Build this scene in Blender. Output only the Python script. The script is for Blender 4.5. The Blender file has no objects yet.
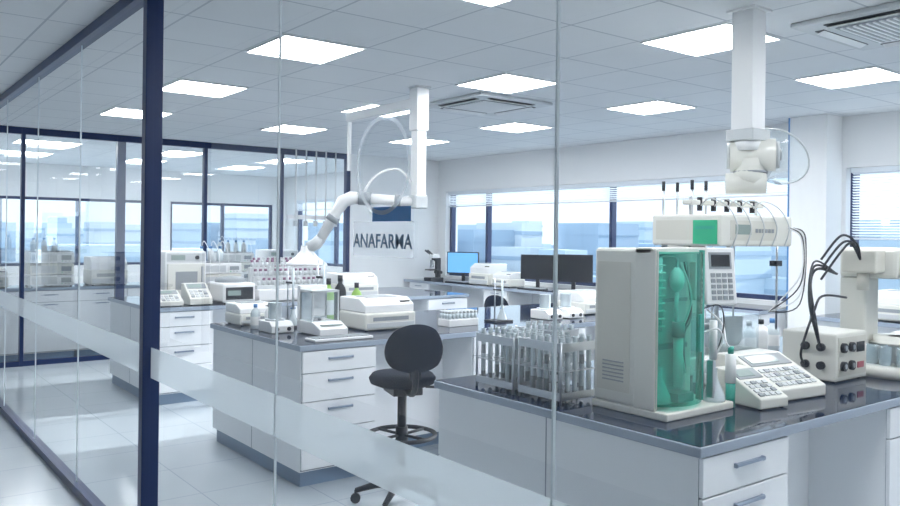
import bpy, math, random
from mathutils import Vector, Matrix
random.seed(4)
scene = bpy.context.scene
scene.view_settings.view_transform = 'Standard'
scene.view_settings.exposure = 0.42

# ------------------------------------------------------------------ materials
MATS = {}
def mat(name, col, rough=0.4, metal=0.0, emit=0.0, noise=0.0, coat=0.0, nscale=8.0, spec=0.5):
    if name in MATS: return MATS[name]
    m = bpy.data.materials.new(name); m.use_nodes = True
    nt = m.node_tree; b = nt.nodes['Principled BSDF']
    b.inputs['Base Color'].default_value = (*col, 1)
    b.inputs['Roughness'].default_value = rough
    b.inputs['Metallic'].default_value = metal
    b.inputs['Coat Weight'].default_value = coat
    b.inputs['Specular IOR Level'].default_value = spec
    if emit:
        b.inputs['Emission Color'].default_value = (*col, 1)
        b.inputs['Emission Strength'].default_value = emit
    n = nt.nodes.new('ShaderNodeTexNoise'); n.inputs['Scale'].default_value = nscale
    mr = nt.nodes.new('ShaderNodeMapRange')
    mr.inputs['To Min'].default_value = max(0.02, rough*0.85); mr.inputs['To Max'].default_value = min(1, rough*1.15)
    nt.links.new(n.outputs['Fac'], mr.inputs['Value']); nt.links.new(mr.outputs['Result'], b.inputs['Roughness'])
    if noise:
        mx = nt.nodes.new('ShaderNodeMix'); mx.data_type = 'RGBA'
        mx.inputs['A'].default_value = (*[c*(1-noise) for c in col], 1)
        mx.inputs['B'].default_value = (*[min(1, c*(1+noise)) for c in col], 1)
        nt.links.new(n.outputs['Fac'], mx.inputs['Factor']); nt.links.new(mx.outputs['Result'], b.inputs['Base Color'])
    MATS[name] = m
    return m

def glass(name, tint=(1, 1, 1), f0=.04, rough=0.0, body=0.0, bodycol=(.8, .9, .9)):
    m = bpy.data.materials.new(name); m.use_nodes = True
    nt = m.node_tree; nt.nodes.clear()
    out = nt.nodes.new('ShaderNodeOutputMaterial')
    tr = nt.nodes.new('ShaderNodeBsdfTransparent'); tr.inputs['Color'].default_value = (*tint, 1)
    gl = nt.nodes.new('ShaderNodeBsdfGlossy'); gl.inputs['Roughness'].default_value = rough
    lw = nt.nodes.new('ShaderNodeLayerWeight'); lw.inputs['Blend'].default_value = .5
    pw = nt.nodes.new('ShaderNodeMath'); pw.operation = 'POWER'; pw.inputs[1].default_value = 5
    ma = nt.nodes.new('ShaderNodeMath'); ma.operation = 'MULTIPLY_ADD'; ma.inputs[1].default_value = 1-f0-.1; ma.inputs[2].default_value = f0
    nt.links.new(lw.outputs['Facing'], pw.inputs[0]); nt.links.new(pw.outputs[0], ma.inputs[0])
    mx = nt.nodes.new('ShaderNodeMixShader')
    nt.links.new(ma.outputs[0], mx.inputs[0])
    src = tr.outputs[0]
    if body:
        d = nt.nodes.new('ShaderNodeBsdfDiffuse'); d.inputs['Color'].default_value = (*bodycol, 1)
        t2 = nt.nodes.new('ShaderNodeBsdfTranslucent'); t2.inputs['Color'].default_value = (*bodycol, 1)
        ad = nt.nodes.new('ShaderNodeMixShader'); ad.inputs[0].default_value = .5
        nt.links.new(d.outputs[0], ad.inputs[1]); nt.links.new(t2.outputs[0], ad.inputs[2])
        m2 = nt.nodes.new('ShaderNodeMixShader'); m2.inputs[0].default_value = body
        nt.links.new(tr.outputs[0], m2.inputs[1]); nt.links.new(ad.outputs[0], m2.inputs[2]); src = m2.outputs[0]
    nt.links.new(src, mx.inputs[1]); nt.links.new(gl.outputs[0], mx.inputs[2])
    nt.links.new(mx.outputs[0], out.inputs[0])
    return m

def grid_mat(name, c1, c2, size, mortar, rough, msize, off=(0, 0), rowh=None, noise=.03):
    m = bpy.data.materials.new(name); m.use_nodes = True
    nt = m.node_tree; b = nt.nodes['Principled BSDF']
    tc = nt.nodes.new('ShaderNodeTexCoord'); mp = nt.nodes.new('ShaderNodeMapping')
    mp.inputs['Location'].default_value = (off[0], off[1], 0)
    br = nt.nodes.new('ShaderNodeTexBrick'); br.offset = 0; br.squash = 1
    br.inputs['Scale'].default_value = 1
    br.inputs['Brick Width'].default_value = size; br.inputs['Row Height'].default_value = rowh or size
    br.inputs['Mortar Size'].default_value = msize; br.inputs['Mortar Smooth'].default_value = .1
    br.inputs['Color1'].default_value = (*c1, 1); br.inputs['Color2'].default_value = (*c2, 1)
    br.inputs['Mortar'].default_value = (*mortar, 1)
    nt.links.new(tc.outputs['Object'], mp.inputs[0]); nt.links.new(mp.outputs[0], br.inputs[0])
    n = nt.nodes.new('ShaderNodeTexNoise'); n.inputs['Scale'].default_value = 3; n.inputs['Detail'].default_value = 6
    nt.links.new(tc.outputs['Object'], n.inputs[0])
    mr = nt.nodes.new('ShaderNodeMapRange'); mr.inputs['To Min'].default_value = 1-noise; mr.inputs['To Max'].default_value = 1+noise
    nt.links.new(n.outputs['Fac'], mr.inputs['Value'])
    vm = nt.nodes.new('ShaderNodeVectorMath'); vm.operation = 'SCALE'
    nt.links.new(br.outputs['Color'], vm.inputs[0]); nt.links.new(mr.outputs[0], vm.inputs['Scale'])
    nt.links.new(vm.outputs[0], b.inputs['Base Color'])
    b.inputs['Roughness'].default_value = rough
    return m

WHITE = mat('white_plastic', (.85, .86, .87), .35)
OFFW = mat('offwhite_enamel', (.76, .76, .71), .35)
BEIGE = mat('beige_enamel', (.66, .65, .59), .4)
CAB = mat('cabinet_laminate', (.86, .88, .91), .3)
WALL = mat('wall_paint', (.88, .89, .90), .8, noise=.02)
GAP = mat('gap_shadow', (.30, .34, .40), .6)
EDGE = mat('bench_edge', (.32, .38, .47), .3)
TOP = mat('black_glass_top', (.006, .016, .045), .05, spec=.28)
PLINTH = mat('blue_plinth', (.16, .24, .36), .4)
STEEL = mat('brushed_steel', (.60, .63, .67), .3, 1.0)
HANDLE = mat('handle_alu', (.28, .34, .44), .35, .6)
NAVY = mat('navy_frame', (.006, .024, .10), .35)
DARK = mat('dark_plastic', (.010, .014, .024), .45, spec=.35)
FABRIC = mat('navy_fabric', (.004, .009, .024), .85, noise=.15, nscale=60, spec=.12)
GREY = mat('grey_plastic', (.28, .31, .34), .4)
LGREY = mat('light_grey', (.58, .61, .63), .4)
SCREEN = mat('screen_black', (.01, .012, .02), .1)
SCREENB = mat('screen_lit', (.10, .30, .62), .3, emit=.9)
LCD = mat('lcd', (.28, .36, .34), .2)
GREEN = mat('green_label', (.02, .46, .24), .5)
TEALS = mat('teal_plastic', (.02, .38, .30), .3)
RED = mat('red_cap', (.40, .06, .10), .4)
PURPLE = mat('purple_cap', (.22, .09, .18), .4)
AMBER = mat('amber_glass', (.16, .06, .02), .12)
BLUE = mat('blue_plastic', (.06, .22, .50), .4)
LIME = mat('lime_label', (.35, .62, .12), .5)
TUBE = mat('test_tube_glass', (.62, .70, .74), .08, coat=.5)
LAMP = mat('led_panel', (.985, .99, 1.0), .4, emit=17.5)
PAPER = mat('paper', (.85, .86, .86), .8)
SILI = mat('silicone_joint', (.72, .80, .84), .4)
BLIND = mat('blind_slat', (.80, .85, .90), .5)
GLASS = glass('clear_glass', (.96, .98, .985), .085)
WGLASS = glass('window_glass', (.93, .97, 1.0), .03)
TEAL = glass('teal_cover', (.24, .82, .68), .06, body=.10, bodycol=(.03, .62, .46))
PLEX = glass('plexiglass', (.93, .97, 1.0), .05, body=.10)
FROST = glass('frosted_film', (.9, .96, 1.0), .02, body=.70, bodycol=(.84, .91, .95))
DECALT = glass('thin_decal', (.95, .97, 1.0), .02, body=.5, bodycol=(.88, .93, .97))

# ------------------------------------------------------------------ builder
import bmesh
class Obj:
    def __init__(s, name, loc=(0, 0, 0), rot=0.0):
        s.name = name; s.loc = Vector(loc); s.rot = rot
        s.v = []; s.f = []; s.mi = []; s.sm = []; s.mats = []
        s.M = Matrix.Identity(4)
    def add(s, vs, fs, m, smooth=False):
        if m not in s.mats: s.mats.append(m)
        k = s.mats.index(m); o = len(s.v)
        for p in vs: s.v.append(tuple(s.M @ Vector(p)))
        for i, f in enumerate(fs):
            s.f.append([o+j for j in f]); s.mi.append(k)
            s.sm.append(smooth[i] if isinstance(smooth, list) else smooth)
    def box(s, x0, x1, y0, y1, z0, z1, m, bev=0.0):
        vs = [(x0,y0,z0),(x1,y0,z0),(x1,y1,z0),(x0,y1,z0),(x0,y0,z1),(x1,y0,z1),(x1,y1,z1),(x0,y1,z1)]
        fs = [(0,3,2,1),(4,5,6,7),(0,1,5,4),(1,2,6,5),(2,3,7,6),(3,0,4,7)]
        s.poly(vs, fs, m, bev)
    def poly(s, vs, fs, m, bev=0.0):
        if not bev: s.add(vs, fs, m); return
        bm = bmesh.new(); bv = [bm.verts.new(p) for p in vs]
        for f in fs: bm.faces.new([bv[i] for i in f])
        bmesh.ops.bevel(bm, geom=list(bm.edges), offset=bev, segments=2, affect='EDGES', profile=.5, clamp_overlap=True)
        bm.verts.index_update()
        s.add([tuple(v.co) for v in bm.verts], [[v.index for v in f.verts] for f in bm.faces], m, False)
        bm.free()
    def prism(s, prof, x0, x1, m, bev=0.0):
        """profile in (y,z), extruded along x"""
        n = len(prof)
        vs = [(x0, y, z) for y, z in prof]+[(x1, y, z) for y, z in prof]
        fs = [tuple(range(n))[::-1], tuple(range(n, 2*n))]+[(i, (i+1) % n, n+(i+1) % n, n+i) for i in range(n)]
        s.poly(vs, fs, m, bev)
    def sweep(s, pts, r, m, seg=8, closed=False, cap=True):
        pts = [Vector(p) for p in pts]; n = len(pts)
        rs = r if isinstance(r, (list, tuple)) else [r]*n
        vs = []; fs = []; sm = []
        up = None
        for i, p in enumerate(pts):
            if closed: t = pts[(i+1) % n]-pts[i-1]
            else: t = pts[min(i+1, n-1)]-pts[max(i-1, 0)]
            if t.length < 1e-9: t = Vector((0, 0, 1))
            t.normalize()
            if up is None:
                up = Vector((0, 0, 1)) if abs(t.z) < .9 else Vector((1, 0, 0))
            a = (up-t*up.dot(t)).normalized(); b = t.cross(a); up = a
            for k in range(seg):
                an = 2*math.pi*k/seg
                vs.append(tuple(p+(a*math.cos(an)+b*math.sin(an))*rs[i]))
        rng = n if closed else n-1
        for i in range(rng):
            j = (i+1) % n
            for k in range(seg):
                fs.append((i*seg+k, i*seg+(k+1) % seg, j*seg+(k+1) % seg, j*seg+k)); sm.append(True)
        if not closed and cap:
            fs.append(tuple(range(seg))[::-1]); sm.append(False)
            fs.append(tuple((n-1)*seg+k for k in range(seg))); sm.append(False)
        s.add(vs, fs, m, sm)
    def cyl(s, p0, p1, r, m, seg=12, r2=None, cap=True):
        s.sweep([p0, p1], [r, r if r2 is None else r2], m, seg, cap=cap)
    def lathe(s, prof, c, m, seg=20, smooth=True):
        vs = []; fs = []; n = len(prof)
        for r, z in prof:
            for k in range(seg):
                a = 2*math.pi*k/seg
                vs.append((c[0]+r*math.cos(a), c[1]+r*math.sin(a), c[2]+z))
        for i in range(n-1):
            for k in range(seg):
                fs.append((i*seg+k, i*seg+(k+1) % seg, (i+1)*seg+(k+1) % seg, (i+1)*seg+k))
        s.add(vs, fs, m, smooth)
    def curve(s, ctrl, r, m, seg=7, n=8):
        c = [Vector(p) for p in ctrl]; c = [c[0]]+c+[c[-1]]; out = []
        for i in range(1, len(c)-2):
            for k in range(n):
                t = k/n
                out.append(.5*((2*c[i])+(c[i+1]-c[i-1])*t+(2*c[i-1]-5*c[i]+4*c[i+1]-c[i+2])*t*t+(3*c[i]-c[i-1]-3*c[i+1]+c[i+2])*t**3))
        out.append(c[-2]); s.sweep(out, r, m, seg)
    def ring(s, c, R, r, m, axis='z', n=28, seg=6):
        pts = []
        for k in range(n):
            a = 2*math.pi*k/n; u, w = R*math.cos(a), R*math.sin(a)
            pts.append((c[0]+u, c[1]+w, c[2]) if axis == 'z' else ((c[0], c[1]+u, c[2]+w) if axis == 'x' else (c[0]+u, c[1], c[2]+w)))
        s.sweep(pts, r, m, seg, closed=True)
    def done(s):
        me = bpy.data.meshes.new(s.name); me.from_pydata(s.v, [], s.f)
        for m in s.mats: me.materials.append(m)
        me.polygons.foreach_set('material_index', s.mi); me.polygons.foreach_set('use_smooth', s.sm)
        me.update()
        o = bpy.data.objects.new(s.name, me); o.location = s.loc; o.rotation_euler = (0, 0, s.rot)
        scene.collection.objects.link(o)
        return o

CH = 2.8   # ceiling height
# ------------------------------------------------------------------ room shell
FLOORM = grid_mat('floor_vinyl_tile', (.42, .47, .51), (.405, .455, .50), .6, (.31, .36, .41), .16, .004)
CEILM = grid_mat('ceiling_tile', (.76, .785, .81), (.74, .765, .79), .5885, (.48, .52, .57), .9, .007, off=(-2.126, -2.5735), rowh=.6135)
o = Obj('floor'); o.box(-1.8, 8.05, -1.4, 16.2, -.1, 0, FLOORM); o.done()
o = Obj('ceiling'); o.box(-1.8, 8.05, -1.4, 16.2, CH, CH+.1, CEILM); o.done()
o = Obj('wall_west'); o.box(-1.8, -1.6, -1.4, 16.2, 0, CH, WALL); o.done()
o = Obj('wall_south'); o.box(-1.6, 7.8, -1.4, -1.2, 0, CH, WALL); o.done()
# east wall with window openings
SILL, HEAD = .95, 2.3
WIN_E = [(.1, 3.82), (4.28, 10.25), (10.9, 15.6)]
o = Obj('wall_east')
o.box(7.8, 8.05, -1.4, 16.2, 0, SILL, WALL); o.box(7.8, 8.05, -1.4, 16.2, HEAD, CH, WALL)
ys = [-1.4]+[v for w in WIN_E for v in w]+[16.2]
for i in range(0, len(ys), 2): o.box(7.8, 8.05, ys[i], ys[i+1], SILL, HEAD, WALL)
o.done()
WIN_N = [(-1.4, 1.9), (2.3, 4.9), (5.3, 7.5)]
o = Obj('wall_north')
o.box(-1.6, 7.8, 16.0, 16.2, 0, SILL, WALL); o.box(-1.6, 7.8, 16.0, 16.2, 2.2, CH, WALL)
xs = [-1.6]+[v for w in WIN_N for v in w]+[7.8]
for i in range(0, len(xs), 2): o.box(xs[i], xs[i+1], 16.0, 16.2, SILL, 2.2, WALL)
o.done()
o = Obj('wall_divider'); o.box(6.15, 7.8, 10.45, 10.6, 0, CH, WALL); o.done()
o = Obj('wall_pier'); o.box(7.50, 7.8, 3.86, 4.24, 0, CH, WALL, .004)
o.box(7.495, 7.51, 4.235, 4.25, .9, CH, BLUE); o.done()
wi = 1
for (a, b), mull, bl in zip(WIN_E, [[1.9], [6.87, 9.33], [12.4, 14]], [1.62, 2.08, 2.1]):
    o = Obj('window_%d' % wi); wi += 1
    X0, X1 = 7.90, 7.97
    o.box(X0, X1, a, b, SILL, SILL+.05, NAVY); o.box(X0, X1, a, b, HEAD-.05, HEAD, NAVY)
    for y in [a+.025, b-.025]+mull: o.box(X0-.01, X1, y-.025, y+.025, SILL, HEAD, NAVY)
    o.add([(7.94, a, SILL), (7.94, b, SILL), (7.94, b, HEAD), (7.94, a, HEAD)], [(0, 1, 2, 3)], WGLASS)
    o.done()
    o = Obj('venetian_blind')
    o.box(7.81, 7.85, a+.04, b-.04, HEAD-.05, HEAD-.005, BLIND)
    z = HEAD-.06
    while z > bl:
        o.M = Matrix.Translation((7.83, 0, z)) @ Matrix.Rotation(.5, 4, 'Y')
        o.box(-.013, .013, a+.05, b-.05, -.0008, .0008, BLIND); z -= .026
    o.M = Matrix.Identity(4)
    o.box(7.815, 7.845, a+.05, b-.05, z-.012, z+.006, BLIND)
    y = a+.4
    while y < b: o.cyl((7.83, y, z), (7.83, y, HEAD-.03), .0015, BLIND, 4); y += .9
    o.done()
for (a, b) in WIN_N:
    o = Obj('window_%d' % wi); wi += 1
    for z in (SILL, 2.15): o.box(a, b, 16.06, 16.12, z, z+.05, NAVY)
    for x in (a+.02, (a+b)/2, b-.02): o.box(x-.03, x+.03, 16.05, 16.12, SILL, 2.2, NAVY)
    o.add([(a, 16.1, SILL), (b, 16.1, SILL), (b, 16.1, 2.2), (a, 16.1, 2.2)], [(0, 1, 2, 3)], WGLASS)
    o.done()

# ------------------------------------------------------------------ glass partitions
GX = 1.2
o = Obj('glass_partition')
o.box(GX-.035, GX+.035, -1.2, 10.45, CH-.06, CH, NAVY); o.box(GX-.03, GX+.03, -1.2, 10.45, 0, .05, NAVY)
o.box(GX-.04, GX+.04, 3.87, 3.93, 0, CH, NAVY, .004)
o.box(GX-.05, GX+.05, 10.37, 10.45, 0, CH, NAVY)
joints = [-.13, 1.194, 2.52, 3.9, 5.3, 6.6, 7.95, 9.2]
pan = [-1.2]+joints+[10.37]
for a, b in zip(pan[:-1], pan[1:]):
    o.add([(GX, a+.004, .04), (GX, b-.004, .04), (GX, b-.004, CH-.05), (GX, a+.004, CH-.05)], [(0, 1, 2, 3)], GLASS)
for y in joints:
    if abs(y-3.9) > .01: o.box(GX-.004, GX+.004, y-.0025, y+.0025, .05, CH-.06, SILI)
o.add([(GX-.004, -1.2, .905), (GX-.004, 3.865, .905), (GX-.004, 3.865, 1.05), (GX-.004, -1.2, 1.05)], [(0, 1, 2, 3)], FROST)
o.add([(GX-.004, 3.935, .905), (GX-.004, 10.37, .905), (GX-.004, 10.37, 1.05), (GX-.004, 3.935, 1.05)], [(0, 1, 2, 3)], FROST)
o.done()
o = Obj('glass_partition')
PY = 10.5
for x0, x1 in [(-1.6, 1.15), (1.15, 6.15)]:
    o.box(x0, x1, PY-.035, PY+.035, CH-.08, CH, NAVY); o.box(x0, x1, PY-.03, PY+.03, 0, .06, NAVY)
for x, w in [(-1.56, .04), (.65, .02), (1.75, .02), (2.85, .05), (3.93, .022), (5.04, .022), (6.12, .035)]:
    o.box(x-w, x+w, PY-.04, PY+.04, 0, CH, NAVY)
o.add([(-1.6, PY, .05), (6.15, PY, .05), (6.15, PY, CH-.06), (-1.6, PY, CH-.06)], [(0, 1, 2, 3)], GLASS)
o.done()

# logo decal on the glass
INK = mat('slate_ink', (.12, .20, .30), .5)
def logo(y0):
    e = bpy.data.objects.new('glass_logo_decal', None); e.location = (GX-.006, y0, 1.6); scene.collection.objects.link(e)
    o = Obj('decal_panels')
    def rect(ya, yb, za, zb, m, dx=0.0): o.add([(dx, ya, za), (dx, yb, za), (dx, yb, zb), (dx, ya, zb)], [(0, 1, 2, 3)], m)
    rect(-.155, .15, -.062, .035, DECALT)
    rect(-.14, .05, .035, .075, BLUE, .001)
    n = 48; vs = []
    for k in range(n):
        a = 2*math.pi*k/n
        for R in (.125, .137): vs.append((0, R*math.cos(a), .19+R*math.sin(a)))
    o.add(vs, [(2*k, 2*k+1, (2*k+3) % (2*n), (2*k+2) % (2*n)) for k in range(n)], DECALT)
    d = o.done(); d.parent = e
    cu = bpy.data.curves.new('decal_text', 'FONT'); cu.body = 'ANAFARMA'; cu.size = .056; cu.align_x = 'CENTER'; cu.extrude = .0005; cu.offset = .0004
    t = bpy.data.objects.new('decal_text', cu); scene.collection.objects.link(t); t.parent = e
    t.matrix_local = Matrix(((0, 0, -1, -.003), (-1, 0, 0, -.004), (0, 1, 0, -.038), (0, 0, 0, 1)))
    cu.materials.append(INK)
logo(1.86)

# ------------------------------------------------------------------ ceiling fixtures
def light(x, y):
    o = Obj('ceiling_light_panel', (x, y, CH))
    o.box(-.285, .285, -.303, -.29, -.012, -.001, WHITE); o.box(-.285, .285, .29, .303, -.012, -.001, WHITE)
    o.box(-.285, -.272, -.29, .29, -.012, -.001, WHITE); o.box(.272, .285, -.29, .29, -.012, -.001, WHITE)
    o.box(-.272, .272, -.29, .29, -.008, -.001, LAMP); o.done()
for x in (2.42, 4.185, 5.95):
    for y in (1.04, 2.88, 4.72, 6.56, 8.40, 12.08, 13.92): light(x, y)
for y in (12.08, 13.92): light(.2, y)
def cassette(x, y):
    o = Obj('air_conditioning_cassette', (x, y, CH))
    o.box(-.42, .42, -.42, .42, -.03, -.001, LGREY, .008)
    o.box(-.25, .25, -.25, .25, -.036, -.03, GREY)
    for k in range(14): o.box(-.24, .24, -.24+k*.035, -.225+k*.035, -.042, -.036, WHITE)
    for k in range(4):
        o.M = Matrix.Rotation(k*math.pi/2, 4, 'Z')
        o.box(-.26, .26, .31, .36, -.034, -.03, DARK); o.prism([(.31, -.034), (.35, -.05), (.355, -.047), (.315, -.031)], -.25, .25, WHITE)
    o.done()
cassette(4.68, 5.55); cassette(4.62, 1.96)

# ------------------------------------------------------------------ benches
def bench(x0, x1, y0, y1, cabs, name='laboratory_island_bench', both=True):
    o = Obj(name, (x0, y0, 0)); L = x1-x0; W = y1-y0
    o.box(0, L, 0, W, .862, .898, EDGE, .004)
    o.box(.006, L-.006, .006, W-.006, .897, .9, TOP)
    def front(xa, xb, kind, side):
        sgn = -1 if side == 0 else 1; yy = .025 if side == 0 else W-.025
        def fb(a, b, d0, d1, z0, z1, m, bv=0):
            ya, yb = sorted((yy+sgn*d0, yy+sgn*d1)); o.box(a, b, ya, yb, z0, z1, m, bv)
        fb(xa+.004, xb-.004, -.002, .001, .105, .86, GAP)
        if kind == 'd':
            zs = [.855, .715, .535, .355, .11]
            for zt, zb in zip(zs[:-1], zs[1:]):
                fb(xa+.006, xb-.006, 0, .018, zb+.006, zt, CAB, .003)
                c = (xa+xb)/2
                fb(c-.09, c+.09, .018, .034, zt-.055, zt-.043, HANDLE, .003)
                fb(c-.09, c-.08, .012, .03, zt-.058, zt-.042, HANDLE); fb(c+.08, c+.09, .012, .03, zt-.058, zt-.042, HANDLE)
        else:
            fb(xa+.006, xb-.006, 0, .018, .721, .855, CAB, .003); fb(xa+.006, xb-.006, 0, .018, .116, .715, CAB, .003)
            c = (xa+xb)/2
            for zt in (.80, .68): fb(c-.08, c+.08, .018, .034, zt, zt+.012, HANDLE, .003)
    for xa, xb, kind in cabs:
        xa -= x0; xb -= x0
        o.box(xa, xb, .025, (W-.025) if both else W, .1, .862, CAB)
        o.box(xa+.02, xb-.02, .06, W-.06, 0, .1, PLINTH)
        front(xa, xb, kind, 0)
        if both: front(xa, xb, kind, 1)
    if both:
        segs = []
        for (xa, xb, k), nx in zip(cabs[:-1], cabs[1:]):
            if nx[0]-xb > .05: segs.append((xb-x0+.001, nx[0]-x0-.001))
        for a, b in segs:
            o.box(a, b, W*.25, W*.75, .1, .862, CAB); o.box(a, b, W*.27, W*.73, 0, .099, PLINTH)
        o.box(.0185, .0198, W*.5-.003, W*.5+.003, .1, .86, GAP)
    else: o.box(.02, L-.02, W, W+.02, .1, .862, CAB)
    return o.done()
isl = lambda y0: bench(2.3, 6.0, y0, y0+1.5, [(2.32, 2.87, 'd'), (3.7, 4.3, 'c'), (4.302, 4.9, 'c'), (5.4, 5.98, 'd')])
isl(1.6); isl(4.5); isl(7.4)
bench(-1.2, 5.8, 10.75, 11.35, [(-1.18+.6*k, -.582+.6*k, 'c') for k in range(11)], 'laboratory_wall_bench', False)
o = Obj('window_bench')
o.box(7.1, 7.8, 4.3, 10.4, .862, .898, EDGE, .004); o.box(7.11, 7.79, 4.31, 10.39, .897, .9, TOP)
o.box(7.6, 7.78, 4.31, 10.38, .1, .862, CAB)
for y in (4.32, 6.2, 8.0, 9.8):
    o.box(7.16, 7.6, y, y+.5, .1, .862, CAB)
    for z in (.12, .37, .62): o.box(7.14, 7.16, y+.01, y+.49, z, z+.235, CAB, .003); o.box(7.125, 7.14, y+.17, y+.33, z+.19, z+.2, HANDLE)
    o.box(7.2, 7.6, y+.02, y+.48, 0, .1, PLINTH)
o.done()
o = Obj('window_bench')
o.box(7.1, 7.8, .2, 3.8, .862, .898, EDGE, .004); o.box(7.11, 7.79, .21, 3.79, .897, .9, TOP)
o.box(7.2, 7.78, .22, 3.78, .1, .862, CAB); o.box(7.25, 7.7, .25, 3.75, 0, .1, PLINTH); o.done()

# ------------------------------------------------------------------ instruments
BT = .9005
def stool(x, y, rot, zs=.72):
    o = Obj('swivel_lab_stool', (x, y, 0), rot)
    o.lathe([(0, zs-.02), (.14, zs-.02), (.19, zs), (.20, zs+.03), (.18, zs+.055), (.10, zs+.06), (0, zs+.055)], (0, 0, 0), FABRIC, 28)
    o.box(-.09, .09, -.12, .1, zs-.06, zs-.018, DARK, .006)
    o.cyl((0, 0, .12), (0, 0, zs-.05), .028, DARK); o.cyl((0, 0, .3), (0, 0, zs-.12), .018, STEEL)
    zr = .41 if zs > .6 else .16
    o.cyl((0, 0, zr-.05), (0, 0, zr+.05), .038, DARK)
    o.ring((0, 0, zr), .2, .013, DARK, n=32, seg=8)
    for k in range(4):
        a = k*math.pi/2+.5; o.cyl((0, 0, zr), (.2*math.cos(a), .2*math.sin(a), zr), .009, DARK, 8)
    for k in range(5):
        a = k*2*math.pi/5+.3; c, s_ = math.cos(a), math.sin(a)
        o.sweep([(0, 0, .13), (.15*c, .15*s_, .11), (.27*c, .27*s_, .075)], [.03, .022, .015], DARK, 8)
        o.cyl((.27*c-.012*s_, .27*s_+.012*c, .03), (.27*c+.012*s_, .27*s_-.012*c, .03), .03, DARK, 12)
        o.cyl((.27*c, .27*s_, .03), (.27*c, .27*s_, .08), .008, DARK, 6)
    o.curve([(0, -.05, zs-.03), (0, -.19, zs-.035), (0, -.25, zs+.03), (0, -.25, zs+.2)], .018, DARK)
    o.box(-.035, .035, -.262, -.238, zs+.06, zs+.26, DARK, .006)
    o.cyl((.14, -.02, zs-.03), (.24, -.02, zs-.04), .008, DARK, 8)
    R = .40; vs = []; fs = []; nu, nv = 22, 18; zc = zs+.235
    for side in (0, 1):
        for j in range(nv+1):
            for i in range(nu+1):
                u = 2*i/nu-1; v = 2*j/nv-1
                uu = u*math.sqrt(max(0, 1-.45*v*v)); vv = v*math.sqrt(max(0, 1-.45*u*u))
                k = vv*.138; w = uu*(.190-.02*vv)
                a = w/R
                th = .022*max(0, 1-max(abs(u), abs(v))**4)
                rr = R-.02+(-th if side else th)
                vs.append((rr*math.sin(a), -.22+R-.04-rr*math.cos(a)-.02, zc+k))
    N = (nu+1)*(nv+1)
    for side in (0, 1):
        for j in range(nv):
            for i in range(nu):
                q = [side*N+j*(nu+1)+i, side*N+j*(nu+1)+i+1, side*N+(j+1)*(nu+1)+i+1, side*N+(j+1)*(nu+1)+i]
                fs.append(q if side else q[::-1])
    o.add(vs, fs, FABRIC, True)
    return o.done()
stool(2.69, 3.94, -.3)
stool(6.65, 6.0, -1.4, .5)
stool(6.65, 7.5, -1.2, .5)

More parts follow.
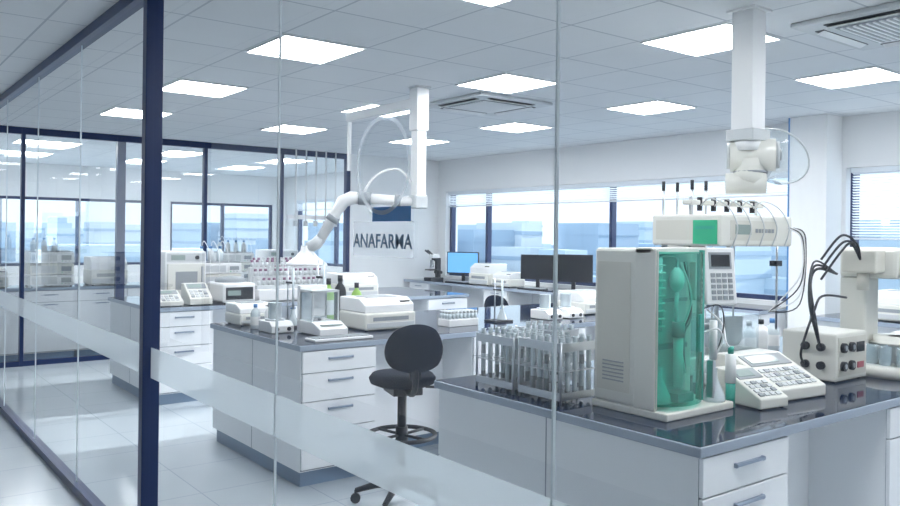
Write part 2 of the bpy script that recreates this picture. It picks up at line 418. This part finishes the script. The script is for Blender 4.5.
def extraction_arm(x, y, zb, kind):
    o = Obj('fume_extraction_arm', (x, y, 0))
    w = .062 if kind == 'A' else .046
    o.box(-w-.02, w+.02, -w-.02, w+.02, CH-.012, CH-.001, WHITE)
    o.box(-w, w, -w, w, zb, CH-.01, WHITE, .006)
    if kind == 'B':
        o.box(-.06, .06, -.055, .055, CH-.36, CH-.02, WHITE, .006)
        o.box(-.03, .03, .04, 1.12, CH-.17, CH-.09, WHITE, .004)
        o.box(-.015, .015, 1.09, 1.12, CH-.62, CH-.09, WHITE, .004)
        o.box(-.06, .06, -.055, .055, zb-.02, zb+.09, LGREY, .01)
        z = zb+.03
        p = [(0, 0, z), (-.36, .28, z+.03), (-.48, .375, z-.0), (-.62, .48, z-.30), (-.66, .51, z-.38)]
        o.sweep([p[0], p[1]], .042, WHITE, 14)
        o.sweep([(-.30, .235, z+.024), (-.38, .295, z+.03)], .055, GREY, 14)
        o.sweep([p[1], (-.43, .335, z+.03), p[2], (-.52, .405, z-.08), p[3]], [.045, .055, .055, .045, .042], WHITE, 14)
        o.sweep([(-.11, .085, z+.01), (-.15, .115, z+.012)], .05, GREY, 14)
        o.cyl((-.535, .415, z-.12), (-.555, .43, z-.16), .055, GREY, 14)
        o.sweep([p[3], (-.645, .50, z-.34), (-.70, .54, z-.38)], [.045, .05, .045], LGREY, 12)
        c = (-.71, .55, z-.52)
        o.lathe([(.045, .16), (.05, .12), (.09, .07), (.16, .02), (.17, 0), (.165, 0), (.085, .065), (.04, .13)], c, WHITE, 24)
        o.curve([(-.02, 0, z+.10), (-.12, .09, z+.26), (-.26, .20, z+.22), (-.34, .27, z+.06), (-.28, .22, z-.10), (-.16, .125, z-.12), (-.08, .06, z-.02)], .012, WHITE)
    else:
        o.box(-.08, .08, -.08, .08, zb-.01, zb+.05, LGREY, .006)
        z = zb-.0
        o.cyl((.0, 0, zb), (.0, 0, zb-.06), .07, WHITE, 18)
        o.cyl((-.02, .09, z-.08), (.10, -.10, z-.08), .085, OFFW, 20)
        o.cyl((-.03, .105, z-.08), (-.02, .09, z-.08), .07, LGREY, 20); o.cyl((.10, -.10, z-.08), (.11, -.115, z-.08), .07, LGREY, 20)
        o.cyl((.11, -.115, z-.08), (.115, -.122, z-.08), .03, GREY, 16)
        o.sweep([(.03, 0, z-.1), (.03, 0, z-.15), (.02, 0, z-.20), (.0, .0, z-.24)], [.085, .075, .085, .06], OFFW, 18)
        o.ring((.03, 0, z-.17), .08, .008, GREY)
        o.cyl((-.06, .09, z-.23), (.06, -.07, z-.23), .055, OFFW, 16)
        o.sweep([(.02, .0, z-.22), (.10, -.0, z-.19), (.16, -.0, z-.14)], [.05, .05, .045], LGREY, 14)
        o.M = Matrix.Translation((.17, 0, z-.15)) @ Matrix.Rotation(-2.2, 4, 'Y')
        o.lathe([(.045, .06), (.05, .0), (.09, -.05), (.16, -.10), (.175, -.14)], (0, 0, 0), PLEX, 26)
        o.ring((0, 0, -.14), .175, .005, LGREY)
        o.M = Matrix.Identity(4)
    return o.done()
extraction_arm(3.80, 2.38, 2.12, 'A')
extraction_arm(3.75, 5.30, 1.83, 'B')

# --- distillation unit
def distiller():
    o = Obj('kjeldahl_distillation_unit', (2.5, 1.95, BT))
    o.box(0, .44, -.06, .32, 0, .03, OFFW, .006)
    o.box(0, .36, .09, .31, .03, .655, OFFW, .012)
    o.box(-.002, .0, .12, .29, .08, .6, BEIGE)
    o.box(0, .02, 0, .1, .03, .655, OFFW, .003)
    o.box(0, .36, .02, .1, .635, .66, OFFW, .004)
    o.box(.02, .31, .085, .089, .05, .64, LGREY)
    for k in range(6): o.box(-.003, 0, .15, .26, .12+k*.015, .126+k*.015, GREY)
    n = 12; vs = []
    for k in range(n+1):
        t = k/n; x = .01+.30*t; y = .02-.075*math.sin(math.pi*t)**.6
        vs += [(x, y, .045), (x, y, .645)]
    o.add(vs, [(2*k, 2*k+2, 2*k+3, 2*k+1) for k in range(n)], TEAL, True)
    o.box(.305, .315, -.0, .03, .04, .65, TEALS); o.box(.005, .012, .0, .03, .04, .65, TEALS)
    o.box(.20, .215, -.062, -.05, .25, .40, TEALS, .003)
    o.cyl((.08, .05, .33), (.08, .05, .62), .018, TUBE, 12)
    for k in range(9): o.ring((.08, .05, .35+k*.03), .026, .004, WHITE, n=14, seg=5)
    o.lathe([(.008, .0), (.026, .02), (.03, .05), (.026, .08), (.01, .1)], (.2, .05, .48), WHITE, 14)
    o.curve([(.2, .05, .58), (.2, .05, .62), (.14, .05, .63), (.08, .05, .62)], .007, TUBE)
    o.cyl((.2, .05, .3), (.2, .05, .48), .009, TUBE); o.cyl((.2, .04, .1), (.2, .04, .34), .020, WHITE, 14)
    o.cyl((.2, .04, .3), (.2, .04, .36), .026, GREY, 14)
    o.lathe([(0, 0), (.05, 0), (.045, .03), (.015, .1), (.014, .14)], (.08, .04, .05), TUBE, 16)
    o.box(.15, .25, .0, .08, .045, .08, GREY); o.box(.03, .3, .07, .084, .25, .27, GREY); o.box(.03, .3, .07, .084, .44, .455, GREY)
    for k in range(3): o.curve([(.24+k*.02, .06, .6), (.27, .03, .45-k*.03), (.23+k*.01, .05, .3), (.25, .04, .15)], .004, [WHITE, DARK, GREY][k])
    o.M = Matrix.Translation((.46, .02, .42)) @ Matrix.Rotation(-.35, 4, 'Z') @ Matrix.Rotation(-.12, 4, 'X')
    o.box(-.075, .075, -.012, .022, 0, .24, WHITE, .006)
    o.box(-.055, .055, -.015, -.011, .15, .22, GREY); o.box(-.045, .045, -.017, -.014, .16, .21, SCREEN)
    for i in range(4):
        for j in range(5): o.box(-.05+i*.028, -.03+i*.028, -.016, -.011, .02+j*.024, .036+j*.024, GREY)
    o.M = Matrix.Identity(4)
    o.box(.34, .42, .06, .12, .44, .6, OFFW, .005)
    o.cyl((.42, .08, .03), (.42, .08, .44), .01, STEEL)
    o.box(.33, .43, .02, .05, .32, .345, STEEL, .003); o.cyl((.38, .0, .2), (.38, .0, .36), .016, WHITE, 14)
    o.cyl((.38, 0, .12), (.38, 0, .2), .006, TUBE)
    o.lathe([(0, 0), (.045, 0), (.047, .01), (.04, .035), (.014, .1), (.013, .13), (.017, .135)], (.38, -.005, .03), TUBE, 18)
    o.box(.335, .355, -.03, .0, .05, .2, STEEL)
    o.cyl((.46, -.03, .1), (.46, -.03, .22), .022, WHITE, 14); o.cyl((.46, -.03, .22), (.46, -.03, .25), .012, TEALS, 12); o.cyl((.46, -.03, .0), (.46, -.03, .1), .02, TEALS, 12)
    o.curve([(.33, .03, .30), (.36, -.03, .33), (.40, -.03, .28), (.38, 0, .2)], .004, WHITE)
    o.curve([(.42, .06, .4), (.47, .02, .34), (.44, -.02, .27), (.46, -.03, .24)], .004, WHITE)
    o.curve([(.35, .05, .40), (.41, -.01, .42), (.45, .0, .32), (.43, .03, .18)], .003, DARK)
    return o.done()
distiller()

# --- test tube racks
def tube_rack(x, y, rot=0, nx=5, ny=6, h=.24):
    o = Obj('steel_test_tube_rack', (x, y, BT), rot); p = .042; L, W = nx*p, ny*p
    for z in (.035, h*.55, h):
        for i in range(nx+1): o.box(i*p-.004, i*p+.004, 0, W, z-.002, z+.002, STEEL)
        for j in range(ny+1): o.box(0, L, j*p-.004, j*p+.004, z-.002, z+.002, STEEL)
    for a in (0, L):
        for b in (0, W): o.cyl((a, b, 0), (a, b, h+.01), .006, STEEL, 8)
    o.box(-.006, 0, 0, W, h-.03, h+.006, STEEL); o.box(L, L+.006, 0, W, h-.03, h+.006, STEEL)
    o.box(0, L, -.006, 0, h-.03, h+.006, STEEL); o.box(-.006, 0, 0, W, .02, .05, STEEL); o.box(0, L, -.006, 0, .02, .05, STEEL)
    for i in range(nx):
        for j in range(ny):
            if random.random() < .75:
                c = ((i+.5)*p, (j+.5)*p, .01)
                o.lathe([(0, 0), (.007, .004), (.0105, .014), (.0105, h+.012), (.0135, h+.018), (.009, h+.018)], c, TUBE, 10)
                o.lathe([(.0109, .02), (.0109, .03+random.random()*.06)], c, GREY, 10)
                if random.random() < .4: o.lathe([(.0109, h*.6), (.0109, h*.6+.04)], c, GREY, 10)
    return o.done()
tube_rack(2.38, 2.62); tube_rack(2.38, 2.33, 0, 5, 6, .25)
tube_rack(2.66, 2.66, 0, 4, 6, .25)

# --- dissolution tester
def dissolution():
    o = Obj('tablet_dissolution_tester', (3.45, 2.3, BT))
    L, W = .66, .42
    o.box(0, L, .16, .56, 0, .09, OFFW, .01)
    o.box(.02, L-.02, .18, .54, .09, .28, PLEX)
    for i in range(3):
        for j in range(2):
            c = (.13+i*.2, .27+j*.18, .1)
            o.lathe([(0, 0), (.03, .008), (.05, .04), (.052, .17), (.058, .172)], c, TUBE, 14)
            o.cyl((c[0], c[1], .15), (c[0], c[1], .68), .005, STEEL, 8); o.cyl((c[0], c[1], .14), (c[0], c[1], .16), .025, STEEL)
            if i == 0:
                for dx in (-.06, .06):
                    o.cyl((c[0]+dx, c[1]-.05, .80), (c[0]+dx, c[1]-.05, .98), .006, STEEL, 8); o.cyl((c[0]+dx, c[1]-.05, .95), (c[0]+dx, c[1]-.05, 1.0), .009, DARK, 8)
    o.box(0, L, .0, W, .66, .82, OFFW, .012)
    o.box(-.002, 0, .03, W-.03, .69, .79, BEIGE)
    o.box(.08, .5, -.002, .0, .69, .79, BEIGE); o.box(.12, .26, -.004, -.001, .72, .77, LCD)
    for k in range(6): o.box(.3+k*.03, .32+k*.03, -.005, -.001, .73, .75, GREY)
    o.box(-.004, -.001, .02, .16, .67, .79, GREEN); o.box(-.006, -.003, .035, .145, .745, .76, TEALS)
    for x in (.03, L-.03): o.cyl((x, .2, .82), (x, .2, .91), .008, STEEL)
    o.box(0, L, .17, .23, .87, .895, OFFW, .004)
    for k in range(5):
        x = .08+k*.12; o.cyl((x, .18, .84), (x, .18, .91), .014, DARK, 10)
        o.curve([(x, .18, .86), (x-.03, .10, .90), (x+.02, .03, .86), (x+.03, -.02, .76), (x+.02, -.0, .66)], .0035, LGREY)
    for x in (.04, L-.04): o.cyl((x, .48, .09), (x, .36, .67), .014, STEEL)
    o.box(.23, .43, .38, .54, .28, .67, OFFW, .01)
    o.cyl((L+.02, .1, .2), (L+.02, .1, .8), .006, STEEL); o.box(L-.02, L+.04, .08, .12, .55, .58, DARK)
    for k in range(4): o.curve([(L-.05+k*.02, 0, .76), (L+.02+k*.015, -.04, .7), (L+.03, -.03, .5-k*.05), (L-.06, .1, .3)], .0035, DARK if k % 2 else WHITE)
    return o.done()
dissolution()

def keypad_instrument(x, y, w, d, h, rot=0, name='desktop_titrator', keys=(6, 4)):
    o = Obj(name, (x, y, BT), rot)
    prof = [(0, .004), (d, .004), (d, h), (d*.72, h), (0, h*.32)]
    o.prism(prof, 0, w, OFFW, .006)
    for a in (.02, w-.02):
        for b in (.02, d-.02): o.cyl((a, b, 0), (a, b, .006), .008, DARK, 8)
    sl = math.atan2(h*.68, d*.72); ln = math.hypot(h*.68, d*.72)
    o.M = Matrix.Translation((0, 0, h*.32)) @ Matrix.Rotation(sl, 4, 'X')
    o.box(w*.08, w*.92, ln*.64, ln*.95, .0, .004, GREY); o.box(w*.14, w*.7, ln*.70, ln*.9, .004, .006, LCD)
    nx, ny = keys
    for i in range(nx):
        for j in range(ny):
            a = w*(.1+.8*i/nx); b = ln*(.08+.5*j/ny); o.box(a, a+w*.8/nx*.75, b, b+ln*.5/ny*.7, .0, .006, LGREY if (i+j) % 4 else GREY, .001)
    o.M = Matrix.Identity(4)
    return o.done()
keypad_instrument(2.99, 1.80, .17, .26, .14, -.15, 'handheld_terminal_balance', (4, 4))
keypad_instrument(3.19, 1.84, .33, .34, .17, -.12, 'desktop_titrator', (8, 4))

def vial_tray(x, y, nx, ny, cap, name='sample_vial_tray', p=.036):
    o = Obj(name, (x, y, BT))
    o.box(0, nx*p, 0, ny*p, 0, .055, WHITE, .005); o.box(.004, nx*p-.004, .004, ny*p-.004, .055, .06, LGREY)
    for i in range(nx):
        for j in range(ny):
            c = ((i+.5)*p, (j+.5)*p)
            o.cyl((*c, .06), (*c, .10), .0125, TUBE, 10); o.cyl((*c, .10), (*c, .118), .0135, cap, 10)
    return o.done()
vial_tray(3.30, 2.24, 8, 3, WHITE); vial_tray(3.60, 2.24, 5, 3, WHITE)

def power_unit(x, y):
    o = Obj('heating_block_controller', (x, y, BT))
    o.box(0, .32, 0, .28, .005, .24, OFFW, .01); o.box(.02, .30, -.003, 0, .03, .22, BEIGE)
    for k, (a, b) in enumerate([(.06, .17), (.14, .17), (.06, .08), (.14, .08)]):
        o.cyl((a, -.02, b), (a, 0, b), .024, DARK, 16); o.cyl((a, -.024, b), (a, -.02, b), .012, GREY, 12)
    o.box(.2, .28, -.006, -.002, .14, .19, SCREEN); o.box(.21, .27, -.008, -.002, .06, .09, RED)
    for b in (.06, .15): o.cyl((-.02, .07, b+.02), (0, .07, b+.02), .02, DARK, 14); o.cyl((-.02, .15, b+.02), (0, .15, b+.02), .02, DARK, 14)
    for k in range(3):
        o.curve([(-.02, .07, .17), (-.10-.03*k, .05, .30+.04*k), (-.06, .1, .48+.03*k), (.10, .15, .55+.02*k), (.32, .16, .52)], .007-.001*k, DARK)
    o.curve([(-.02, .15, .08), (-.14, .1, .16), (-.12, .05, .35), (.02, .08, .42), (.3, .1, .40)], .006, DARK)
    for a in (.03, .29):
        for b in (.03, .25): o.cyl((a, b, 0), (a, b, .006), .01, DARK, 8)
    return o.done()
power_unit(3.86, 1.93)
def autosampler():
    o = Obj('robotic_sample_changer', (4.42, 1.88, BT))
    o.lathe([(0, 0), (.22, 0), (.225, .02), (.225, .05), (.2, .055), (.19, .06), (0, .06)], (0, 0, 0), OFFW, 40)
    o.lathe([(.19, .06), (.20, .075), (.205, .15), (.2, .165), (.19, .165), (.185, .08)], (0, 0, 0), PLEX, 36)
    for k in range(12):
        a = k*math.pi/6; c = (.15*math.cos(a), .15*math.sin(a), .06)
        o.lathe([(0, 0), (.026, 0), (.028, .01), (.028, .09), (.03, .095)], c, TUBE, 12)
    o.lathe([(0, .2), (.12, .2), (.12, .17), (.14, .165), (.0, .165)], (0, 0, 0), OFFW, 30)
    o.cyl((0, 0, .06), (0, 0, .2), .05, WHITE, 18)
    o.box(-.11, .04, .12, .26, .0, .50, OFFW, .012)
    o.box(-.12, .30, -.04, .26, .50, .66, OFFW, .02); o.box(-.10, .1, -.10, -.03, .52, .62, OFFW, .01)
    o.box(-.22, -.11, .02, .2, .53, .65, BEIGE, .01); o.cyl((-.165, .11, .44), (-.165, .11, .53), .03, BEIGE, 14)
    o.box(-.01, .04, -.07, -.04, .25, .5, LGREY, .004); o.cyl((-.06, -.07, .32), (-.06, -.07, .52), .018, WHITE, 12)
    o.cyl((.1, -.05, .3), (.1, -.05, .5), .016, DARK, 12)
    for k in range(5):
        o.curve([(-.08+.05*k, -.05, .66), (-.12+.05*k, -.12, .70-.02*k), (-.05+.04*k, -.14, .5), (-.03+.03*k, -.07, .28)], .004, [WHITE, DARK, BLUE, WHITE, GREY][k])
    for k in range(3): o.curve([(-.22, .1, .6), (-.30-.03*k, .08, .68), (-.42, .1, .72-.04*k), (-.52, .15, .6-.05*k)], .006, DARK)
    return o.done()
autosampler()

def bottle(x, y, z=BT, h=.2, r=.045, body=AMBER, cap=BLUE, label=True):
    o = Obj('reagent_bottle', (x, y, z))
    o.lathe([(0, 0), (r*.95, 0), (r, .006), (r, h*.62), (r*.85, h*.72), (r*.36, h*.82), (r*.34, h*.88)], (0, 0, 0), body, 18)
    o.cyl((0, 0, h*.86), (0, 0, h), r*.42, cap, 14)
    if label: o.lathe([(r*1.01, h*.15), (r*1.01, h*.5)], (0, 0, 0), PAPER, 18)
    return o.done()

def printer(x, y, rot=0, w=.42, d=.36, h=.22, name='laser_printer'):
    o = Obj(name, (x, y, BT), rot)
    o.box(0, w, 0, d, .006, h*.55, OFFW, .012); o.prism([(0.02, h*.55), (d, h*.55), (d, h), (.10, h), (.02, h*.8)], .005, w-.005, WHITE, .008)
    o.box(w*.15, w*.85, -.002, .01, h*.3, h*.42, GREY); o.box(w*.2, w*.8, .12, d*.8, h, h+.004, GREY)
    o.box(w*.03, w*.97, -.004, .002, .02, h*.24, LGREY, .002); o.box(w*.74, w*.93, .04, .07, h*.86, h*.9, SCREEN)
    for a in (.03, w-.03):
        for b in (.03, d-.03): o.cyl((a, b, 0), (a, b, .008), .012, DARK, 8)
    return o.done()
def balance(x, y, rot=0):
    o = Obj('analytical_balance', (x, y, BT), rot)
    o.prism([(0, .005), (.34, .005), (.34, .09), (.1, .09), (0, .05)], 0, .22, WHITE, .006)
    o.box(.03, .19, .025, .07, .07, .075, LCD)
    for a in (.005, .205):
        for b in (.12, .30): o.box(a, a+.01, b, b+.01, .09, .30, LGREY)
    o.box(.005, .215, .12, .31, .29, .305, LGREY); o.box(.0, .22, .30, .34, .09, .33, WHITE, .006)
    o.box(.012, .014, .13, .30, .09, .29, PLEX); o.box(.207, .209, .13, .30, .09, .29, PLEX)
    o.cyl((.11, .21, .09), (.11, .21, .11), .012, STEEL); o.cyl((.11, .21, .11), (.11, .21, .115), .05, STEEL, 20)
    return o.done()
def monitor(x, y, rot=0, w=.5, h=.31, scr=SCREEN):
    o = Obj('computer_monitor', (x, y, BT), rot)
    o.box(-.12, .12, -.08, .1, 0, .012, DARK, .004); o.box(-.025, .025, .02, .045, .01, .25, DARK)
    o.box(-w/2, w/2, -.01, .02, .12, .12+h, DARK, .006); o.box(-w/2+.015, w/2-.015, -.013, -.009, .14, .105+h, scr)
    o.box(-w/4, w/4, .02, .045, .16, .08+h, DARK, .008)
    return o.done()
def microscope(x, y, rot=0):
    o = Obj('microscope', (x, y, BT), rot)
    o.box(-.09, .09, -.12, .13, 0, .04, DARK, .008); o.prism([(.05, .04), (.12, .04), (.12, .34), (-.02, .36), (-.02, .31), (.05, .29)], -.03, .03, DARK, .005)
    o.box(-.08, .08, -.11, .06, .15, .17, DARK, .003)
    o.cyl((0, -.03, .20), (0, -.03, .31), .03, GREY, 16)
    for a in (-.02, .02): o.cyl((a, -.05, .19), (a, -.03, .25), .01, STEEL)
    o.box(-.05, .05, -.06, .08, .34, .40, WHITE, .01)
    for a in (-.03, .03): o.cyl((a, -.03, .39), (a, -.14, .46), .014, DARK)
    for a in (-.06, .06): o.cyl((a-.02, .09, .12), (a+.02, .09, .12), .024, DARK, 14)
    return o.done()
def analyser(x, y, rot=0, w=.5, d=.42, h=.42, name='hplc_analyser', bots=0):
    o = Obj(name, (x, y, BT), rot); k = 3
    for i in range(k):
        z0 = .01+i*(h/k); o.box(0, w, 0, d, z0, z0+h/k-.006, OFFW if i % 2 else WHITE, .008)
        o.box(.02, w*.6, -.004, .002, z0+.02, z0+h/k-.03, LGREY, .002); o.box(w*.7, w*.93, -.004, .002, z0+.04, z0+h/k-.04, GREY)
        for q in range(3): o.cyl((w*(.72+.08*q), -.006, z0+.025), (w*(.72+.08*q), 0, z0+.025), .006, GREEN if q == 0 else GREY, 8)
    o.box(.01, w-.01, .02, d-.04, h+.01, h+.02, GREY)
    for q in range(bots):
        cx = .07+q*(w-.14)/3
        o.lathe([(0, 0), (.036, 0), (.036, .1), (.013, .13), (.013, .15)], (cx, d*.5, h+.02), LGREY if q % 2 else TUBE, 12); o.cyl((cx, d*.5, h+.16), (cx, d*.5, h+.185), .017, BLUE, 10)
        o.curve([(cx, d*.5, h+.18), (cx, d*.3, h+.24), (cx+.02, .0, h+.1), (cx+.02, -.01, h*.6)], .003, WHITE)
    for a in (.03, w-.03):
        for b in (.03, d-.03): o.cyl((a, b, 0), (a, b, .012), .012, DARK, 8)
    return o.done()
def incubator(x, y, w=.5, d=.45, h=.55):
    o = Obj('laboratory_incubator', (x, y, BT))
    o.box(0, w, 0, d, .015, h, WHITE, .01); o.box(.02, w-.02, -.025, 0, .04, h-.12, OFFW, .008); o.box(.1, w-.1, -.028, -.024, .12, h-.2, GREY)
    o.box(.02, w-.02, -.006, 0, h-.1, h-.02, LGREY); o.box(.06, .2, -.009, -.004, h-.085, h-.035, LCD); o.cyl((w-.1, -.025, h-.06), (w-.1, 0, h-.06), .02, DARK)
    o.box(w-.06, w-.045, -.05, -.025, .15, .35, STEEL)
    for a in (.04, w-.04):
        for b in (.04, d-.04): o.cyl((a, b, 0), (a, b, .02), .015, DARK, 8)
    return o.done()
def vial_carousel(x, y, rows=3, n=14, name='autosampler_vial_rack', z=BT):
    o = Obj(name, (x, y, z))
    o.box(0, .80, 0, .30, 0, .12, WHITE, .01)
    for r in range(rows):
        o.box(.0, .8, .05+r*.085, .11+r*.085, .12, .16+r*.09, LGREY, .002)
        for k in range(n):
            cx = .03+k*.057; o.cyl((cx, .08+r*.085, .16+r*.09), (cx, .08+r*.085, .21+r*.09), .016, LGREY, 10); o.cyl((cx, .08+r*.085, .21+r*.09), (cx, .08+r*.085, .235+r*.09), .016, PURPLE if (k+r) % 4 else LGREY, 10)
    return o.done()
def keyboard(x, y, rot=0, m=DARK):
    o = Obj('keyboard', (x, y, BT), rot); o.box(-.22, .22, -.07, .07, 0, .018, m, .004)
    for i in range(14):
        for j in range(4): o.box(-.205+i*.0293, -.18+i*.0293, -.055+j*.028, -.032+j*.028, .018, .024, GREY)
    return o.done()
def centrifuge(x, y):
    o = Obj('bench_centrifuge', (x, y, BT)); o.box(0, .34, 0, .42, .01, .2, WHITE, .02)
    o.lathe([(.15, .2), (.15, .23), (.12, .25), (0, .26)], (.17, .24, 0), GREY, 26); o.box(.03, .31, -.004, .0, .04, .16, DARK); o.box(.05, .18, -.007, -.003, .08, .13, LCD)
    for a in (.04, .3):
        for b in (.04, .38): o.cyl((a, b, 0), (a, b, .02), .012, DARK, 8)
    return o.done()
def hotplate(x, y):
    o = Obj('magnetic_stirrer', (x, y, BT)); o.prism([(0, .004), (.22, .004), (.22, .08), (.04, .08), (0, .05)], 0, .17, WHITE, .005)
    o.cyl((.085, .13, .08), (.085, .13, .092), .07, STEEL, 22); o.cyl((.04, -.008, .03), (.04, .01, .03), .014, DARK); o.cyl((.13, -.008, .03), (.13, .01, .03), .014, DARK)
    o.lathe([(0, 0), (.045, 0), (.047, .004), (.047, .11), (.05, .113)], (.085, .13, .093), TUBE, 18); return o.done()
def burette_stand(x, y, h=.55):
    o = Obj('burette_stand', (x, y, BT)); o.box(-.09, .09, -.06, .10, 0, .015, DARK, .004); o.cyl((0, .07, .01), (0, .07, h), .006, STEEL, 8)
    o.box(-.012, .012, -.02, .08, h*.72, h*.75, DARK); o.cyl((0, -.02, h*.3), (0, -.02, h*.98), .009, TUBE, 10); o.cyl((-.02, -.02, h*.32), (.02, -.02, h*.32), .005, BLUE, 8)
    o.lathe([(0, 0), (.04, 0), (.042, .01), (.013, .09), (.015, .12)], (0, -.02, .016), TUBE, 14); return o.done()

# --- island B
balance(2.60, 4.80); hotplate(2.40, 5.12)
printer(3.02, 4.90, 0, .44, .38, .23)
keyboard(2.66, 4.64, .0, WHITE)
burette_stand(2.92, 5.36, .5); burette_stand(2.70, 5.42, .45)
bottle(3.14, 5.66, h=.34, r=.045, body=LIME, cap=DARK); bottle(3.28, 5.72, h=.36, r=.05, body=DARK, cap=DARK, label=False); bottle(3.40, 5.66, h=.30, r=.045, body=LIME, cap=DARK)
for k in range(2): bottle(2.44+.11*k, 5.48, h=.18, r=.035, body=[TUBE, WHITE][k], cap=[BLUE, DARK][k])
printer(2.40, 5.66, 0, .3, .3, .16, 'spectrophotometer')
vial_tray(3.7, 4.8, 8, 4, LGREY); hotplate(4.7, 4.75); hotplate(4.95, 4.75); burette_stand(4.3, 4.9, .35)
printer(5.3, 4.9, 0, .4, .35, .2, 'shaking_incubator')
# --- island A back row
for k in range(4): bottle(4.3+.13*k, 2.75, h=.20, r=.042, body=[TUBE, TUBE, WHITE][k % 3], cap=[BLUE, LGREY, DARK][k % 3])
bottle(3.05, 2.7, h=.2, r=.04, body=TUBE, cap=BLUE)
keypad_instrument(4.95, 1.85, .3, .3, .16, 0, 'ph_meter', (6, 3))
# --- island C
incubator(2.60, 8.0, .42, .4, .5); keypad_instrument(2.40, 7.50, .22, .26, .14, 0, 'ph_meter', (4, 3)); keypad_instrument(2.68, 7.50, .22, .26, .2, 0, 'moisture_analyser', (4, 3))
centrifuge(3.0, 7.50); vial_carousel(3.42, 7.60); printer(4.4, 7.6, 0, .45, .4, .26)
analyser(3.1, 8.35, 0, .45, .38, .36, bots=3); vial_carousel(3.75, 8.3)
# --- window bench
R90 = -math.pi/2; RC = -1.0
microscope(7.35, 9.95, R90)
monitor(7.45, 9.35, RC, .5, .33, SCREENB); keyboard(7.24, 9.2, R90)
printer(7.2, 8.9, R90, .42, .36, .30); printer(7.2, 8.4, R90, .36, .3, .2, 'label_printer')
monitor(7.45, 7.75, RC, .46, .33); monitor(7.45, 7.10, RC, .5, .35); keyboard(7.24, 7.62, R90); keyboard(7.24, 6.98, R90)
monitor(7.45, 5.2, RC, .5, .33)
bottle(7.4, 6.4, h=.25, body=WHITE); bottle(7.5, 6.2, h=.25, body=TUBE)
printer(7.2, 3.3, R90, .42, .36, .26); analyser(7.25, 2.6, R90, .5, .4, .4)
# --- bench beyond the far partition
analyser(-.9, 10.85, 0, .5, .42, .4); incubator(-.2, 10.85, .5, .42, .5); analyser(.5, 10.85, 0, .55, .42, .45, bots=2); printer(1.25, 10.85)
analyser(1.9, 10.85, 0, .5, .42, .42, bots=3); printer(2.6, 10.85, 0, .45, .42, .36); vial_carousel(3.3, 10.9); analyser(4.3, 10.85, 0, .5, .42, .4, bots=4); incubator(5.0, 10.85, .5, .42, .45)
o = Obj('gas_supply_pipes')
for k in range(5): o.cyl((5.2+.16*k, 10.36, 1.75), (5.2+.16*k, 10.36, CH), .012, WHITE, 8); o.box(5.18+.16*k, 5.22+.16*k, 10.33, 10.40, 1.70, 1.78, LGREY, .004)
o.box(5.1, 5.95, 10.40, 10.44, 1.8, 1.86, WHITE)
o.done()

# ------------------------------------------------------------------ outside
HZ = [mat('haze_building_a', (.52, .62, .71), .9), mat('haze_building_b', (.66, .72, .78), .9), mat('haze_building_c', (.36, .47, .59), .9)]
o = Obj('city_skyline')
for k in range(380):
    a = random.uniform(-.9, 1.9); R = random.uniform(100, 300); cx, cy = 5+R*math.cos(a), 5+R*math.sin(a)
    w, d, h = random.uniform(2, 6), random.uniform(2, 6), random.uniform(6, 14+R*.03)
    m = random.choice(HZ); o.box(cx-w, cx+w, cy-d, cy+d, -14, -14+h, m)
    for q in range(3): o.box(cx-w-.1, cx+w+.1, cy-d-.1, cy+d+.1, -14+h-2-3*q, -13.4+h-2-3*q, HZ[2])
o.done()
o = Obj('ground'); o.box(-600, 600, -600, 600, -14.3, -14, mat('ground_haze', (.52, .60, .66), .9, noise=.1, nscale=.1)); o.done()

w = bpy.data.worlds.new('sky'); scene.world = w; w.use_nodes = True
bg = w.node_tree.nodes['Background']; bg.inputs[0].default_value = (.74, .88, 1.0, 1); bg.inputs[1].default_value = 1.35
s = bpy.data.lights.new('sun', 'SUN'); s.energy = 9.0; s.angle = math.radians(1.0); s.color = (1, .98, .95)
so = bpy.data.objects.new('sun', s); scene.collection.objects.link(so)
dirv = Vector((-math.cos(math.radians(17)), .06, -math.sin(math.radians(17))))
so.rotation_euler = dirv.to_track_quat('-Z', 'Y').to_euler(); so.location = (30, 5, 12)

# ------------------------------------------------------------------ camera
cam = bpy.data.cameras.new('camera'); co = bpy.data.objects.new('camera', cam); scene.collection.objects.link(co)
cam.sensor_width = 36; cam.lens = 32; cam.shift_y = -.02; cam.clip_start = .05; cam.clip_end = 1000
co.matrix_world = Matrix.Translation((0, 0, 1.6)) @ Matrix.Rotation(math.radians(-37.6), 4, 'Z') @ Matrix.Rotation(math.radians(90), 4, 'X') @ Matrix.Rotation(math.radians(.7), 4, 'Z')
scene.camera = co
